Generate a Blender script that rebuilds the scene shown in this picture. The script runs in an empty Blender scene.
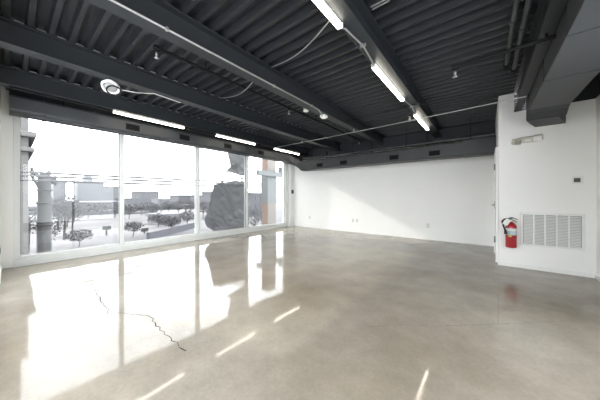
import bpy, bmesh, math, random
from mathutils import Vector, Matrix, noise
random.seed(7)
S = bpy.context.scene
COL = S.collection

# ------------------------------------------------------------------ camera, world, sun, exposure
EYE = 1.2
YAW = math.atan(185.0 / 232.0)
SN, CS = math.sin(YAW), math.cos(YAW)
cam = bpy.data.cameras.new('camera')
cam.sensor_width = 36.0
cam.sensor_fit = 'HORIZONTAL'
cam.lens = 36.0 * 232.0 / 600.0
cam.shift_y = -3.0 / 600.0
cam.clip_start = 0.02
cam.clip_end = 2000
camo = bpy.data.objects.new('camera', cam)
COL.objects.link(camo)
camo.location = (0, 0, EYE)
camo.rotation_euler = (math.pi / 2, 0, YAW)
S.camera = camo

world = bpy.data.worlds.new('sky')
S.world = world
world.use_nodes = True
wn = world.node_tree
for n in list(wn.nodes):
    wn.nodes.remove(n)
wout = wn.nodes.new('ShaderNodeOutputWorld')
wbg = wn.nodes.new('ShaderNodeBackground')
wtc = wn.nodes.new('ShaderNodeTexCoord')
wno = wn.nodes.new('ShaderNodeTexNoise')
wno.inputs['Scale'].default_value = 2.2
wno.inputs['Detail'].default_value = 5
wrp = wn.nodes.new('ShaderNodeValToRGB')
wrp.color_ramp.elements[0].position = 0.35
wrp.color_ramp.elements[0].color = (0.90, 0.94, 1.0, 1)
wrp.color_ramp.elements[1].position = 0.7
wrp.color_ramp.elements[1].color = (1.0, 1.0, 1.0, 1)
wn.links.new(wtc.outputs['Generated'], wno.inputs['Vector'])
wn.links.new(wno.outputs['Fac'], wrp.inputs['Fac'])
wn.links.new(wrp.outputs['Color'], wbg.inputs['Color'])
wbg.inputs['Strength'].default_value = 7.3
wn.links.new(wbg.outputs['Background'], wout.inputs['Surface'])

sun = bpy.data.lights.new('sun', 'SUN')
sun.energy = 3.2
sun.angle = math.radians(1.0)
sun.color = (1.0, 0.96, 0.88)
suno = bpy.data.objects.new('sun', sun)
COL.objects.link(suno)
suno.rotation_euler = Vector((1.0, 0.22, -0.50)).to_track_quat('-Z', 'Y').to_euler()
suno.location = (-20, -20, 12)

LAMP_POWER = 19.0
S.view_settings.view_transform = 'Standard'
S.view_settings.look = 'None'
S.view_settings.gamma = 1.0
S.view_settings.use_curve_mapping = False
S.view_settings.exposure = 0.0
S.cycles.diffuse_bounces = 8
S.cycles.max_bounces = 14
S.cycles.transparent_max_bounces = 16
S.cycles.sample_clamp_indirect = 8.0
S.cycles.caustics_reflective = False
S.cycles.caustics_refractive = False


# ------------------------------------------------------------------ helpers
def at_x(u, v, X):
    dx = (u - 300) / 232.0
    r = (-SN + CS * dx, CS + SN * dx, -(v - 197) / 232.0)
    t = X / r[0]
    return Vector((X, r[1] * t, EYE + r[2] * t))


def at_z(u, v, z):
    dx = (u - 300) / 232.0
    r = (-SN + CS * dx, CS + SN * dx, -(v - 197) / 232.0)
    t = (z - EYE) / r[2]
    return Vector((r[0] * t, r[1] * t, z))


class MB:
    def __init__(s):
        s.v, s.f, s.sm = [], [], []

    def add(s, vs, fs, smooth=False):
        o = len(s.v)
        s.v += [tuple(p) for p in vs]
        s.f += [tuple(i + o for i in f) for f in fs]
        s.sm += [smooth] * len(fs)
        return s

    def box(s, x0, x1, y0, y1, z0, z1, rot=None, piv=None):
        vs = [Vector((x, y, z)) for z in (z0, z1) for y in (y0, y1) for x in (x0, x1)]
        if rot is not None:
            vs = [rot @ (p - piv) + piv for p in vs]
        return s.add(vs, [(0, 2, 3, 1), (4, 5, 7, 6), (0, 1, 5, 4), (2, 6, 7, 3), (0, 4, 6, 2), (1, 3, 7, 5)])

    def rbox(s, x0, x1, y0, y1, z0, z1, b):
        bm = bmesh.new()
        bmesh.ops.create_cube(bm, size=1)
        for v in bm.verts:
            v.co = Vector(((x0 + x1) / 2 + v.co.x * (x1 - x0), (y0 + y1) / 2 + v.co.y * (y1 - y0), (z0 + z1) / 2 + v.co.z * (z1 - z0)))
        bmesh.ops.bevel(bm, geom=bm.edges[:], offset=b, segments=2, affect='EDGES', profile=0.6)
        return s.bm(bm)

    def bm(s, bm, smooth=False):
        bm.verts.index_update()
        s.add([v.co.copy() for v in bm.verts], [[v.index for v in f.verts] for f in bm.faces], smooth)
        bm.free()
        return s

    def frame_at(s, pts):
        out, n = [], len(pts)
        up = None
        for i in range(n):
            t = (pts[min(i + 1, n - 1)] - pts[max(i - 1, 0)]).normalized()
            if up is None:
                a = Vector((0, 0, 1)) if abs(t.z) < 0.9 else Vector((1, 0, 0))
                up = (a - t * a.dot(t)).normalized()
            else:
                up = (up - t * up.dot(t)).normalized()
            out.append((t.cross(up), up))
        return out

    def tube(s, pts, r, n=8):
        pts = [Vector(p) for p in pts]
        rr = r if isinstance(r, (list, tuple)) else [r] * len(pts)
        vs, fs = [], []
        for p, (a, b), q in zip(pts, s.frame_at(pts), rr):
            for k in range(n):
                w = 2 * math.pi * k / n
                vs.append(p + (a * math.cos(w) + b * math.sin(w)) * q)
        for i in range(len(pts) - 1):
            for k in range(n):
                l = (k + 1) % n
                fs.append((i * n + k, i * n + l, (i + 1) * n + l, (i + 1) * n + k))
        s.add(vs, fs, True)
        m = (len(pts) - 1) * n
        s.add([vs[k] for k in range(n)] + [vs[m + k] for k in range(n)],
              [tuple(range(n))[::-1], tuple(range(n, 2 * n))])
        return s

    def lathe(s, prof, origin, axis=(0, 0, 1), n=20):
        o = Vector(origin)
        q = Vector((0, 0, 1)).rotation_difference(Vector(axis).normalized())
        vs, fs = [], []
        for r, h in prof:
            for k in range(n):
                w = 2 * math.pi * k / n
                vs.append(o + q @ Vector((max(r, 1e-4) * math.cos(w), max(r, 1e-4) * math.sin(w), h)))
        for i in range(len(prof) - 1):
            for k in range(n):
                l = (k + 1) % n
                fs.append((i * n + k, i * n + l, (i + 1) * n + l, (i + 1) * n + k))
        fs.append(tuple(range(n))[::-1])
        fs.append(tuple((len(prof) - 1) * n + k for k in range(n)))
        return s.add(vs, fs, True)

    def prism(s, poly, fn, d0, d1):
        """poly in 2-D, fn(a, b, d) -> 3-D point."""
        n = len(poly)
        vs = [fn(a, b, d0) for a, b in poly] + [fn(a, b, d1) for a, b in poly]
        fs = [tuple(range(n))[::-1], tuple(range(n, 2 * n))]
        fs += [(i, (i + 1) % n, n + (i + 1) % n, n + i) for i in range(n)]
        return s.add(vs, fs)

    def sweep(s, sections):
        n = len(sections[0])
        vs = [p for sec in sections for p in sec]
        fs = []
        for i in range(len(sections) - 1):
            for k in range(n):
                l = (k + 1) % n
                fs.append((i * n + k, i * n + l, (i + 1) * n + l, (i + 1) * n + k))
        fs.append(tuple(range(n))[::-1])
        fs.append(tuple((len(sections) - 1) * n + k for k in range(n)))
        return s.add(vs, fs, False)

    def build(s, name, mat, parent=None, bevel=0.0, normals=True):
        me = bpy.data.meshes.new(name)
        me.from_pydata(s.v, [], s.f)
        me.polygons.foreach_set('use_smooth', s.sm)
        if normals:
            bm = bmesh.new()
            bm.from_mesh(me)
            bmesh.ops.recalc_face_normals(bm, faces=bm.faces[:])
            bm.to_mesh(me)
            bm.free()
        me.materials.append(mat)
        me.update()
        o = bpy.data.objects.new(name, me)
        COL.objects.link(o)
        if parent is not None:
            o.parent = parent
            root = parent
            while root.parent:
                root = root.parent
            me.transform(Matrix.Translation(-Vector(root.location)))
        if bevel:
            m = o.modifiers.new('bevel', 'BEVEL')
            m.width = bevel
            m.segments = 2
            m.limit_method = 'ANGLE'
        return o


def tag(o, label, cat, group=None):
    o['label'] = label
    o['category'] = cat
    if group:
        o['group'] = group
    return o


def struct(o):
    o['kind'] = 'structure'
    return o


def thing(name, loc, label, cat, group=None):
    o = bpy.data.objects.new(name, None)
    o.empty_display_size = 0.1
    COL.objects.link(o)
    o.location = loc
    return tag(o, label, cat, group)


def copy_thing(root, delta, label, group=None):
    r = root.copy()
    COL.objects.link(r)
    r.location = Vector(root.location) + Vector(delta)
    r['label'] = label
    if group:
        r['group'] = group
    for ch in list(root.children):
        c = ch.copy()
        COL.objects.link(c)
        c.parent = r
        for g in list(ch.children):
            d = g.copy()
            COL.objects.link(d)
            d.parent = c
    return r


def mat(name, col, rough=0.5, metal=0.0, var=0.0, scale=6.0, bump=0.0, bscale=60.0, emit=None, spec=0.5):
    m = bpy.data.materials.new(name)
    m.use_nodes = True
    nt = m.node_tree
    p = nt.nodes['Principled BSDF']
    p.inputs['Roughness'].default_value = rough
    p.inputs['Metallic'].default_value = metal
    p.inputs['Specular IOR Level'].default_value = spec
    tc = nt.nodes.new('ShaderNodeTexCoord')
    no = nt.nodes.new('ShaderNodeTexNoise')
    no.inputs['Scale'].default_value = scale
    no.inputs['Detail'].default_value = 4
    nt.links.new(tc.outputs['Object'], no.inputs['Vector'])
    rp = nt.nodes.new('ShaderNodeValToRGB')
    rp.color_ramp.elements[0].position = 0.3
    rp.color_ramp.elements[1].position = 0.7
    rp.color_ramp.elements[0].color = tuple(c * (1 - var) for c in col) + (1,)
    rp.color_ramp.elements[1].color = tuple(min(1, c * (1 + var)) for c in col) + (1,)
    nt.links.new(no.outputs['Fac'], rp.inputs['Fac'])
    nt.links.new(rp.outputs['Color'], p.inputs['Base Color'])
    if bump:
        n2 = nt.nodes.new('ShaderNodeTexNoise')
        n2.inputs['Scale'].default_value = bscale
        nt.links.new(tc.outputs['Object'], n2.inputs['Vector'])
        bp = nt.nodes.new('ShaderNodeBump')
        bp.inputs['Strength'].default_value = bump
        bp.inputs['Distance'].default_value = 0.01
        nt.links.new(n2.outputs['Fac'], bp.inputs['Height'])
        nt.links.new(bp.outputs['Normal'], p.inputs['Normal'])
    if emit:
        p.inputs['Emission Color'].default_value = tuple(emit[0]) + (1,)
        p.inputs['Emission Strength'].default_value = emit[1]
    return m


def concrete_floor():
    m = bpy.data.materials.new('polished_concrete')
    m.use_nodes = True
    nt = m.node_tree
    p = nt.nodes['Principled BSDF']
    L = nt.links.new
    tc = nt.nodes.new('ShaderNodeTexCoord')

    def nz(scale, detail, rough=0.55):
        n = nt.nodes.new('ShaderNodeTexNoise')
        n.inputs['Scale'].default_value = scale
        n.inputs['Detail'].default_value = detail
        n.inputs['Roughness'].default_value = rough
        L(tc.outputs['Object'], n.inputs['Vector'])
        return n
    big = nz(0.55, 5)
    mid = nz(2.6, 6, 0.65)
    fine = nz(38.0, 3)
    r1 = nt.nodes.new('ShaderNodeValToRGB')
    r1.color_ramp.elements[0].position = 0.32
    r1.color_ramp.elements[1].position = 0.68
    r1.color_ramp.elements[0].color = (0.215, 0.180, 0.138, 1)
    r1.color_ramp.elements[1].color = (0.325, 0.298, 0.258, 1)
    L(big.outputs['Fac'], r1.inputs['Fac'])
    r2 = nt.nodes.new('ShaderNodeValToRGB')
    r2.color_ramp.elements[0].position = 0.3
    r2.color_ramp.elements[1].position = 0.72
    r2.color_ramp.elements[0].color = (0.78, 0.77, 0.75, 1)
    r2.color_ramp.elements[1].color = (1.08, 1.07, 1.05, 1)
    L(mid.outputs['Fac'], r2.inputs['Fac'])
    mx = nt.nodes.new('ShaderNodeMixRGB')
    mx.blend_type = 'MULTIPLY'
    mx.inputs['Fac'].default_value = 1
    L(r1.outputs['Color'], mx.inputs['Color1'])
    L(r2.outputs['Color'], mx.inputs['Color2'])
    r3 = nt.nodes.new('ShaderNodeValToRGB')
    r3.color_ramp.elements[0].position = 0.35
    r3.color_ramp.elements[1].position = 0.65
    r3.color_ramp.elements[0].color = (0.95, 0.95, 0.95, 1)
    r3.color_ramp.elements[1].color = (1.04, 1.04, 1.04, 1)
    L(fine.outputs['Fac'], r3.inputs['Fac'])
    m2 = nt.nodes.new('ShaderNodeMixRGB')
    m2.blend_type = 'MULTIPLY'
    m2.inputs['Fac'].default_value = 1
    L(mx.outputs['Color'], m2.inputs['Color1'])
    L(r3.outputs['Color'], m2.inputs['Color2'])
    L(m2.outputs['Color'], p.inputs['Base Color'])
    rr = nt.nodes.new('ShaderNodeMapRange')
    rr.inputs['From Min'].default_value = 0.3
    rr.inputs['From Max'].default_value = 0.7
    rr.inputs['To Min'].default_value = 0.04
    rr.inputs['To Max'].default_value = 0.085
    L(mid.outputs['Fac'], rr.inputs['Value'])
    L(rr.outputs['Result'], p.inputs['Roughness'])
    p.inputs['IOR'].default_value = 1.36
    wav = nz(1.7, 2)
    bp = nt.nodes.new('ShaderNodeBump')
    bp.inputs['Strength'].default_value = 0.09
    bp.inputs['Distance'].default_value = 0.02
    L(wav.outputs['Fac'], bp.inputs['Height'])
    L(bp.outputs['Normal'], p.inputs['Normal'])
    return m


def glass_mat():
    m = bpy.data.materials.new('window_glass')
    m.use_nodes = True
    nt = m.node_tree
    for n in list(nt.nodes):
        nt.nodes.remove(n)
    out = nt.nodes.new('ShaderNodeOutputMaterial')
    tr = nt.nodes.new('ShaderNodeBsdfTransparent')
    tr.inputs['Color'].default_value = (0.975, 0.985, 0.98, 1)
    gl = nt.nodes.new('ShaderNodeBsdfGlossy')
    gl.inputs['Roughness'].default_value = 0.0
    fr = nt.nodes.new('ShaderNodeFresnel')
    ge = nt.nodes.new('ShaderNodeNewGeometry')
    io = nt.nodes.new('ShaderNodeMapRange')          # same reflectance on both faces of the pane
    io.inputs['To Min'].default_value = 1.35
    io.inputs['To Max'].default_value = 1 / 1.35
    nt.links.new(ge.outputs['Backfacing'], io.inputs['Value'])
    nt.links.new(io.outputs['Result'], fr.inputs['IOR'])
    mx = nt.nodes.new('ShaderNodeMixShader')
    nt.links.new(fr.outputs['Fac'], mx.inputs['Fac'])
    nt.links.new(tr.outputs['BSDF'], mx.inputs[1])
    nt.links.new(gl.outputs['BSDF'], mx.inputs[2])
    nt.links.new(mx.outputs['Shader'], out.inputs['Surface'])
    return m


def brick_mat(name, c1, c2, mortar, scale):
    m = bpy.data.materials.new(name)
    m.use_nodes = True
    nt = m.node_tree
    p = nt.nodes['Principled BSDF']
    p.inputs['Roughness'].default_value = 0.9
    tc = nt.nodes.new('ShaderNodeTexCoord')
    mp = nt.nodes.new('ShaderNodeMapping')
    mp.inputs['Rotation'].default_value = (math.pi / 2, 0, math.pi / 2)
    b = nt.nodes.new('ShaderNodeTexBrick')
    b.inputs['Color1'].default_value = c1 + (1,)
    b.inputs['Color2'].default_value = c2 + (1,)
    b.inputs['Mortar'].default_value = mortar + (1,)
    b.inputs['Scale'].default_value = scale
    nt.links.new(tc.outputs['Object'], mp.inputs['Vector'])
    nt.links.new(mp.outputs['Vector'], b.inputs['Vector'])
    nt.links.new(b.outputs['Color'], p.inputs['Base Color'])
    return m


M = dict(
    floor=concrete_floor(),
    wall=mat('white_wall_paint', (0.885, 0.88, 0.86), 0.55, var=0.015, scale=1.5, bump=0.03, bscale=220),
    trim=mat('white_trim_paint', (0.88, 0.88, 0.87), 0.35, var=0.01),
    dark=mat('black_ceiling_paint', (0.015, 0.0168, 0.0195), 0.5, var=0.12, scale=4, bump=0.08, bscale=140),
    beam=mat('charcoal_beam_paint', (0.0155, 0.0190, 0.0225), 0.5, var=0.1, scale=3),
    duct=mat('charcoal_duct_paint', (0.034, 0.037, 0.041), 0.5, var=0.1, scale=3),
    black=mat('black_metal', (0.010, 0.010, 0.011), 0.5, var=0.1, spec=0.12),
    frame=mat('pale_window_frame', (0.74, 0.76, 0.75), 0.4, var=0.02),
    glass=glass_mat(),
    gasket=mat('grey_gasket', (0.25, 0.26, 0.26), 0.6),
    galv=mat('galvanised_conduit', (0.45, 0.45, 0.45), 0.35, metal=0.8, var=0.1, scale=20),
    white=mat('white_plastic', (0.80, 0.80, 0.78), 0.35, var=0.01),
    beige=mat('cream_plastic', (0.62, 0.61, 0.54), 0.4, var=0.02),
    lens=mat('clear_lens', (0.88, 0.88, 0.86), 0.15, var=0.05, scale=60),
    greylens=mat('grey_lens', (0.33, 0.33, 0.28), 0.2, var=0.15, scale=40),
    disc=mat('grey_plastic', (0.30, 0.31, 0.31), 0.5, var=0.1),
    red=mat('red_enamel', (0.36, 0.014, 0.018), 0.25, var=0.04),
    rubber=mat('black_rubber', (0.018, 0.018, 0.018), 0.5),
    chrome=mat('brushed_steel', (0.55, 0.55, 0.54), 0.3, metal=0.9, var=0.05, scale=30),
    hinge=mat('dull_grey_steel', (0.22, 0.22, 0.21), 0.4, metal=0.5, var=0.1, scale=30),
    paper=mat('white_paper_label', (0.78, 0.78, 0.75), 0.7, var=0.03, scale=60),
    tagy=mat('yellow_tag_paper', (0.72, 0.62, 0.25), 0.7, var=0.05, scale=60),
    bluel=mat('pale_blue_label', (0.45, 0.55, 0.62), 0.6, var=0.1, scale=80),
    lcd=mat('dark_display', (0.09, 0.10, 0.09), 0.2, var=0.2, scale=90),
    crack=mat('dark_crack_fill', (0.05, 0.045, 0.04), 0.9, var=0.3, scale=30, spec=0.0),
    faintcrack=mat('filled_crack', (0.16, 0.145, 0.12), 0.9, var=0.3, scale=30, spec=0.0),
    lampdiff=mat('lit_diffuser', (0.9, 0.9, 0.88), 0.4, emit=((1.0, 0.92, 0.78), LAMP_POWER)),
    lampbody=mat('lamp_housing', (0.70, 0.70, 0.68), 0.4),
    slot=mat('vent_slot_black', (0.005, 0.005, 0.006), 0.7, spec=0.05),
    # outside
    ground=mat('pale_gravel_ground', (0.070, 0.068, 0.072), 0.95, var=0.4, scale=0.16),
    road=mat('asphalt', (0.055, 0.054, 0.058), 0.9, var=0.12, scale=0.3),
    paleconc=mat('pale_concrete', (0.092, 0.092, 0.094), 0.9, var=0.1, scale=0.4),
    facade=mat('pale_stucco', (0.095, 0.092, 0.09), 0.9, var=0.08, scale=0.5),
    facadeb=mat('grey_stucco', (0.085, 0.088, 0.098), 0.9, var=0.08, scale=0.2),
    facadec=mat('pale_grey_panel', (0.1, 0.103, 0.115), 0.9, var=0.06, scale=0.1),
    facaded=mat('mid_grey_panel', (0.062, 0.062, 0.072), 0.9, var=0.12, scale=0.1),
    winglass=mat('grey_window_glass', (0.035, 0.037, 0.045), 0.3, var=0.1),
    post=mat('weathered_grey_post', (0.043, 0.044, 0.045), 0.9, var=0.2, scale=1.2),
    wire=mat('grey_wire', (0.060, 0.060, 0.065), 0.8),
    leaf=mat('dull_grey_green_leaf', (0.036, 0.036, 0.041), 0.9, var=0.3, scale=0.8),
    bark=mat('grey_bark', (0.030, 0.028, 0.028), 0.95, var=0.2, scale=3),
    steel=mat('grey_painted_steel', (0.075, 0.083, 0.085), 0.6, var=0.1, scale=2),
    brick=brick_mat('red_brick', (0.15, 0.095, 0.08), (0.12, 0.075, 0.06), (0.13, 0.12, 0.11), 3.0),
    tarp=mat('dark_grey_tarp', (0.085, 0.088, 0.094), 0.4, var=0.4, scale=2.5),
    film=mat('torn_grey_film', (0.15, 0.153, 0.155), 0.5, var=0.3, scale=2.5),
)

def film_mat():
    m = bpy.data.materials.new('translucent_film')
    m.use_nodes = True
    nt = m.node_tree
    out = nt.nodes['Material Output']
    p = nt.nodes['Principled BSDF']
    p.inputs['Base Color'].default_value = (0.13, 0.132, 0.135, 1)
    p.inputs['Roughness'].default_value = 0.4
    tr = nt.nodes.new('ShaderNodeBsdfTransparent')
    mx = nt.nodes.new('ShaderNodeMixShader')
    tc = nt.nodes.new('ShaderNodeTexCoord')
    no = nt.nodes.new('ShaderNodeTexNoise')
    no.inputs['Scale'].default_value = 3.0
    mr = nt.nodes.new('ShaderNodeMapRange')
    mr.inputs['From Min'].default_value = 0.3
    mr.inputs['From Max'].default_value = 0.7
    mr.inputs['To Min'].default_value = 0.95
    mr.inputs['To Max'].default_value = 0.75
    nt.links.new(tc.outputs['Object'], no.inputs['Vector'])
    nt.links.new(no.outputs['Fac'], mr.inputs['Value'])
    nt.links.new(mr.outputs['Result'], mx.inputs['Fac'])
    nt.links.new(tr.outputs['BSDF'], mx.inputs[2])
    nt.links.new(p.outputs['BSDF'], mx.inputs[1])
    nt.links.new(mx.outputs['Shader'], out.inputs['Surface'])
    return m


M['clearfilm'] = film_mat()
for key, col in (('tarp', (0.085, 0.088, 0.096, 1)), ('film', (0.14, 0.142, 0.148, 1))):
    nt_ = M[key].node_tree
    p_ = nt_.nodes['Principled BSDF']
    t_ = nt_.nodes.new('ShaderNodeBsdfTranslucent')
    t_.inputs['Color'].default_value = col
    x_ = nt_.nodes.new('ShaderNodeMixShader')
    x_.inputs['Fac'].default_value = 0.5
    nt_.links.new(p_.outputs['BSDF'], x_.inputs[1])
    nt_.links.new(t_.outputs['BSDF'], x_.inputs[2])
    nt_.links.new(x_.outputs['Shader'], nt_.nodes['Material Output'].inputs['Surface'])

# ------------------------------------------------------------------ room shell
XL, XR, YN, YB, ZC = -6.30, 1.28, -0.09, 7.33, 3.0     # window wall, right wall, near wall, back wall, deck underside
PY, PX = 5.40, 0.187                                   # white inner wall face and its left end
struct(MB().box(XL - 0.25, XR + 0.2, YN - 0.2, YB + 0.2, -0.25, 0.0).build('floor', M['floor']))
w = MB().box(XL - 0.2, XL, YN, 0.045, 0, 3.1).box(XL - 0.2, XL, 7.0, YB, 0, 3.1)
w.box(XL - 0.2, XL, 0.045, 7.0, 2.74, 3.1)
struct(w.build('wall_left', M['wall']))
struct(MB().box(XL - 0.2, PX + 1.4, YB, YB + 0.2, 0, 3.12).build('wall_back', M['wall']))
w = MB().box(XL - 0.2, -5.25, YN - 0.2, YN, 0, 3.12).box(0.3, XR + 0.2, YN - 0.2, YN, 0, 3.12).box(-5.25, 0.3, YN - 0.2, YN, 2.66, 3.12)
struct(w.build('wall_front', M['wall']))
for k in range(3):                                       # unseen glazed front added behind the camera to brighten the room
    x0, x1 = -5.25 + 1.85 * k, -5.25 + 1.85 * (k + 1)
    fr = MB().box(x0, x1, YN - 0.15, YN - 0.06, 0, 0.09).box(x0, x1, YN - 0.15, YN - 0.06, 2.58, 2.66)
    fr.box(x0, x0 + 0.04, YN - 0.15, YN - 0.06, 0.09, 2.58).box(x1 - 0.04, x1, YN - 0.15, YN - 0.06, 0.09, 2.58)
    f = struct(fr.build('window_%d' % (k + 5), M['frame']))
    MB().box(x0 + 0.042, x1 - 0.042, YN - 0.108, YN - 0.102, 0.092, 2.578).build('pane', M['glass'], f)
w = MB().box(XR, XR + 0.2, YN, 0.3, 0, 2.66).box(XR, XR + 0.2, 3.2, PY, 0, 2.66).box(XR, XR + 0.2, 0.3, 3.2, 2.6, 2.66).box(XR, XR + 0.2, 0.3, 3.2, 0, 0.1)
struct(w.build('wall_right', M['wall']))
for k in range(2):                                       # out-of-view glazing added in the right wall to light the window frames
    y0, y1 = 0.3 + 1.45 * k, 0.3 + 1.45 * (k + 1)
    fr = MB().box(XR + 0.06, XR + 0.15, y0, y1, 0.1, 0.17).box(XR + 0.06, XR + 0.15, y0, y1, 2.53, 2.6)
    fr.box(XR + 0.06, XR + 0.15, y0, y0 + 0.04, 0.17, 2.53).box(XR + 0.06, XR + 0.15, y1 - 0.04, y1, 0.17, 2.53)
    f = struct(fr.build('window_%d' % (k + 8), M['frame']))
    MB().box(XR + 0.102, XR + 0.108, y0 + 0.042, y1 - 0.042, 0.172, 2.528).build('pane', M['glass'], f)
w = MB().prism([(PX, 0), (XR, 0), (XR, 2.655), (0.39, 2.655), (0.39, 2.985), (PX, 2.985)], lambda a, b, d: Vector((a, d, b)), PY, PY + 0.12)
w.box(PX, PX + 0.12, PY + 0.12, YB, 0, 2.985)
struct(w.build('wall_inner', M['wall']))
# corrugated steel deck: flutes along X, pitch 0.155 m
prof, y = [], YN - 0.1
while y < YB + 0.25:
    prof += [(y, ZC), (y + 0.042, ZC), (y + 0.056, ZC + 0.075), (y + 0.141, ZC + 0.075)]
    y += 0.155
dk = MB()
xs = (XL - 0.2, XR + 0.6)
vs = [Vector((x, a, b)) for x in xs for a, b in prof] + [Vector((x, a, ZC + 0.12)) for x in xs for a in (prof[0][0], prof[-1][0])]
n = len(prof)
fs = [(i, i + 1, n + i + 1, n + i) for i in range(n - 1)]
fs += [(2 * n, 2 * n + 1, 2 * n + 3, 2 * n + 2)]
dk.add(vs, fs)
struct(dk.build('ceiling', M['dark'], normals=False))
# cornice wall strip above the right wall and inner wall (dark steel)
struct(MB().box(XR + 0.02, XR + 0.2, YN, PY, 2.66, 3.05).box(0.56, XR + 0.2, PY + 0.01, PY + 0.12, 2.655, 3.05).build('trim_1', M['dark']))
# baseboards
struct(MB().box(PX - 0.012, XR, PY - 0.014, PY, 0, 0.075).build('baseboard_inner', M['trim'], bevel=0.003))
struct(MB().box(XR - 0.014, XR, YN, PY - 0.014, 0, 0.075).build('baseboard_right', M['trim'], bevel=0.003))
struct(MB().box(XL + 0.1, -5.25, YN, YN + 0.014, 0, 0.09).build('baseboard_front', M['trim'], bevel=0.003))
# corner column
struct(MB().box(XL, XL + 0.16, 7.10, YB, 0, 2.9).build('column', M['frame'], bevel=0.004))

# floor cracks
def crack(pts, wd, m, name='floor_crack', jag=0.03):
    P = []
    for i in range(len(pts) - 1):
        a, b = Vector(pts[i]), Vector(pts[i + 1])
        k = max(2, int((b - a).length / 0.045))
        for j in range(k):
            p = a.lerp(b, j / k)
            if i + j:
                p += Vector((random.uniform(-jag, jag), random.uniform(-jag, jag), 0)) * 0.6
            P.append(p)
    P.append(Vector(pts[-1]))
    vs, fs = [], []
    for i, p in enumerate(P):
        t = (P[min(i + 1, len(P) - 1)] - P[max(i - 1, 0)]).normalized()
        q = Vector((-t.y, t.x, 0)) * wd * random.uniform(0.35, 1.0)
        vs += [p + q + Vector((0, 0, 0.0009)), p - q + Vector((0, 0, 0.0009))]
    fs = [(2 * i, 2 * i + 1, 2 * i + 3, 2 * i + 2) for i in range(len(P) - 1)]
    return struct(MB().add(vs, fs).build(name, m, normals=False))


g = lambda u, v: at_z(u, v, 0)
crack([g(92, 283), g(98, 295), g(103, 303), g(109, 313), g(133, 314), g(148, 316), g(158, 326), g(165, 335), g(172, 341), g(180, 346), g(186, 351)], 0.006, M['crack'])
crack([g(72, 331), g(92, 322), g(109, 313)], 0.003, M['faintcrack'])
crack([g(133, 314), g(143, 300)], 0.003, M['faintcrack'])
crack([g(366, 327), g(400, 325), g(440, 326), g(470, 325), g(505, 324), g(540, 322), g(586, 320)], 0.0035, M['faintcrack'], jag=0.012)
crack([g(498.7, 266), g(498.5, 290), g(498, 325)], 0.003, M['faintcrack'], jag=0.004)

# ------------------------------------------------------------------ windows
bays = [(0.045, 1.563), (1.563, 3.307), (3.307, 5.022), (5.022, 7.0)]
for i, (y0, y1) in enumerate(bays):
    e0 = 0.075 if i == 0 else 0.038
    e1 = 0.075 if i == 3 else 0.038
    X0, X1 = XL - 0.11, XL + 0.02
    fr = MB()
    fr.box(X0, X1 + 0.03, y0, y1, 0.0, 0.13)
    fr.box(X0, X1, y0 + e0, y1 - e1, 0.13, 0.175)
    fr.box(X0, X1, y0, y1, 2.615, 2.74)
    fr.box(X0, X1, y0, y0 + e0, 0.13, 2.615)
    fr.box(X0, X1, y1 - e1, y1, 0.13, 2.615)
    f = struct(fr.build('window_%d' % (i + 1), M['frame'], bevel=0.004))
    a, b = y0 + e0, y1 - e1
    gk = MB()
    for q in ((a, a + 0.008, 0.175, 2.615), (b - 0.008, b, 0.175, 2.615), (a, b, 0.175, 0.183), (a, b, 2.607, 2.615)):
        gk.box(XL - 0.055, XL - 0.018, q[0], q[1], q[2], q[3])
    gk.build('gasket', M['gasket'], f)
    MB().box(XL - 0.047, XL - 0.041, a + 0.002, b - 0.002, 0.177, 2.613).build('pane', M['glass'], f)

# ------------------------------------------------------------------ steel beams
def ibeam(x0, x1, ya, yb, z0, z1):
    c = (x0 + x1) / 2
    t = 0.014
    poly = [(x0, z0), (x1, z0), (x1, z0 + t), (c + 0.006, z0 + t), (c + 0.006, z1 - t), (x1, z1 - t), (x1, z1), (x0, z1), (x0, z1 - t), (c - 0.006, z1 - t), (c - 0.006, z0 + t), (x0, z0 + t)]
    return MB().prism(poly, lambda a, b, d: Vector((a, d, b)), ya, yb)


ZB = 2.75
for k, x1 in enumerate((-5.11, -3.76, -2.30, -0.87)):
    struct(ibeam(x1 - 0.165, x1, YN, 6.96, ZB, ZC).build('beam', M['beam'], bevel=0.002))
struct(ibeam(0.385, 0.487, YN, PY + 0.1, 2.665, ZC).build('beam', M['beam'], bevel=0.002))
# thin pale strips set in the flutes along the tops of the two window-side beams
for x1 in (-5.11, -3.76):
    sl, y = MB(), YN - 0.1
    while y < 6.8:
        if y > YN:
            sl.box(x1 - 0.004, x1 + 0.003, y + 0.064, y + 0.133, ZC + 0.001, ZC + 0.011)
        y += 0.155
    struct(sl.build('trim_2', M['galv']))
# girder along the back wall behind the duct
t = 0.014
gp = [(6.96, 2.62), (7.14, 2.62), (7.14, 2.634), (7.056, 2.634), (7.056, 2.986), (7.14, 2.986), (7.14, 3.0), (6.96, 3.0), (6.96, 2.986), (7.044, 2.986), (7.044, 2.634), (6.96, 2.634)]
struct(MB().prism(gp, lambda a, b, d: Vector((d, a, b)), XL, PX).build('beam', M['beam'], bevel=0.002))
struct(MB().box(XL, XL + 0.14, 0.0, 7.1, 2.78, 3.0).build('beam', M['beam'], bevel=0.002))

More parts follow.
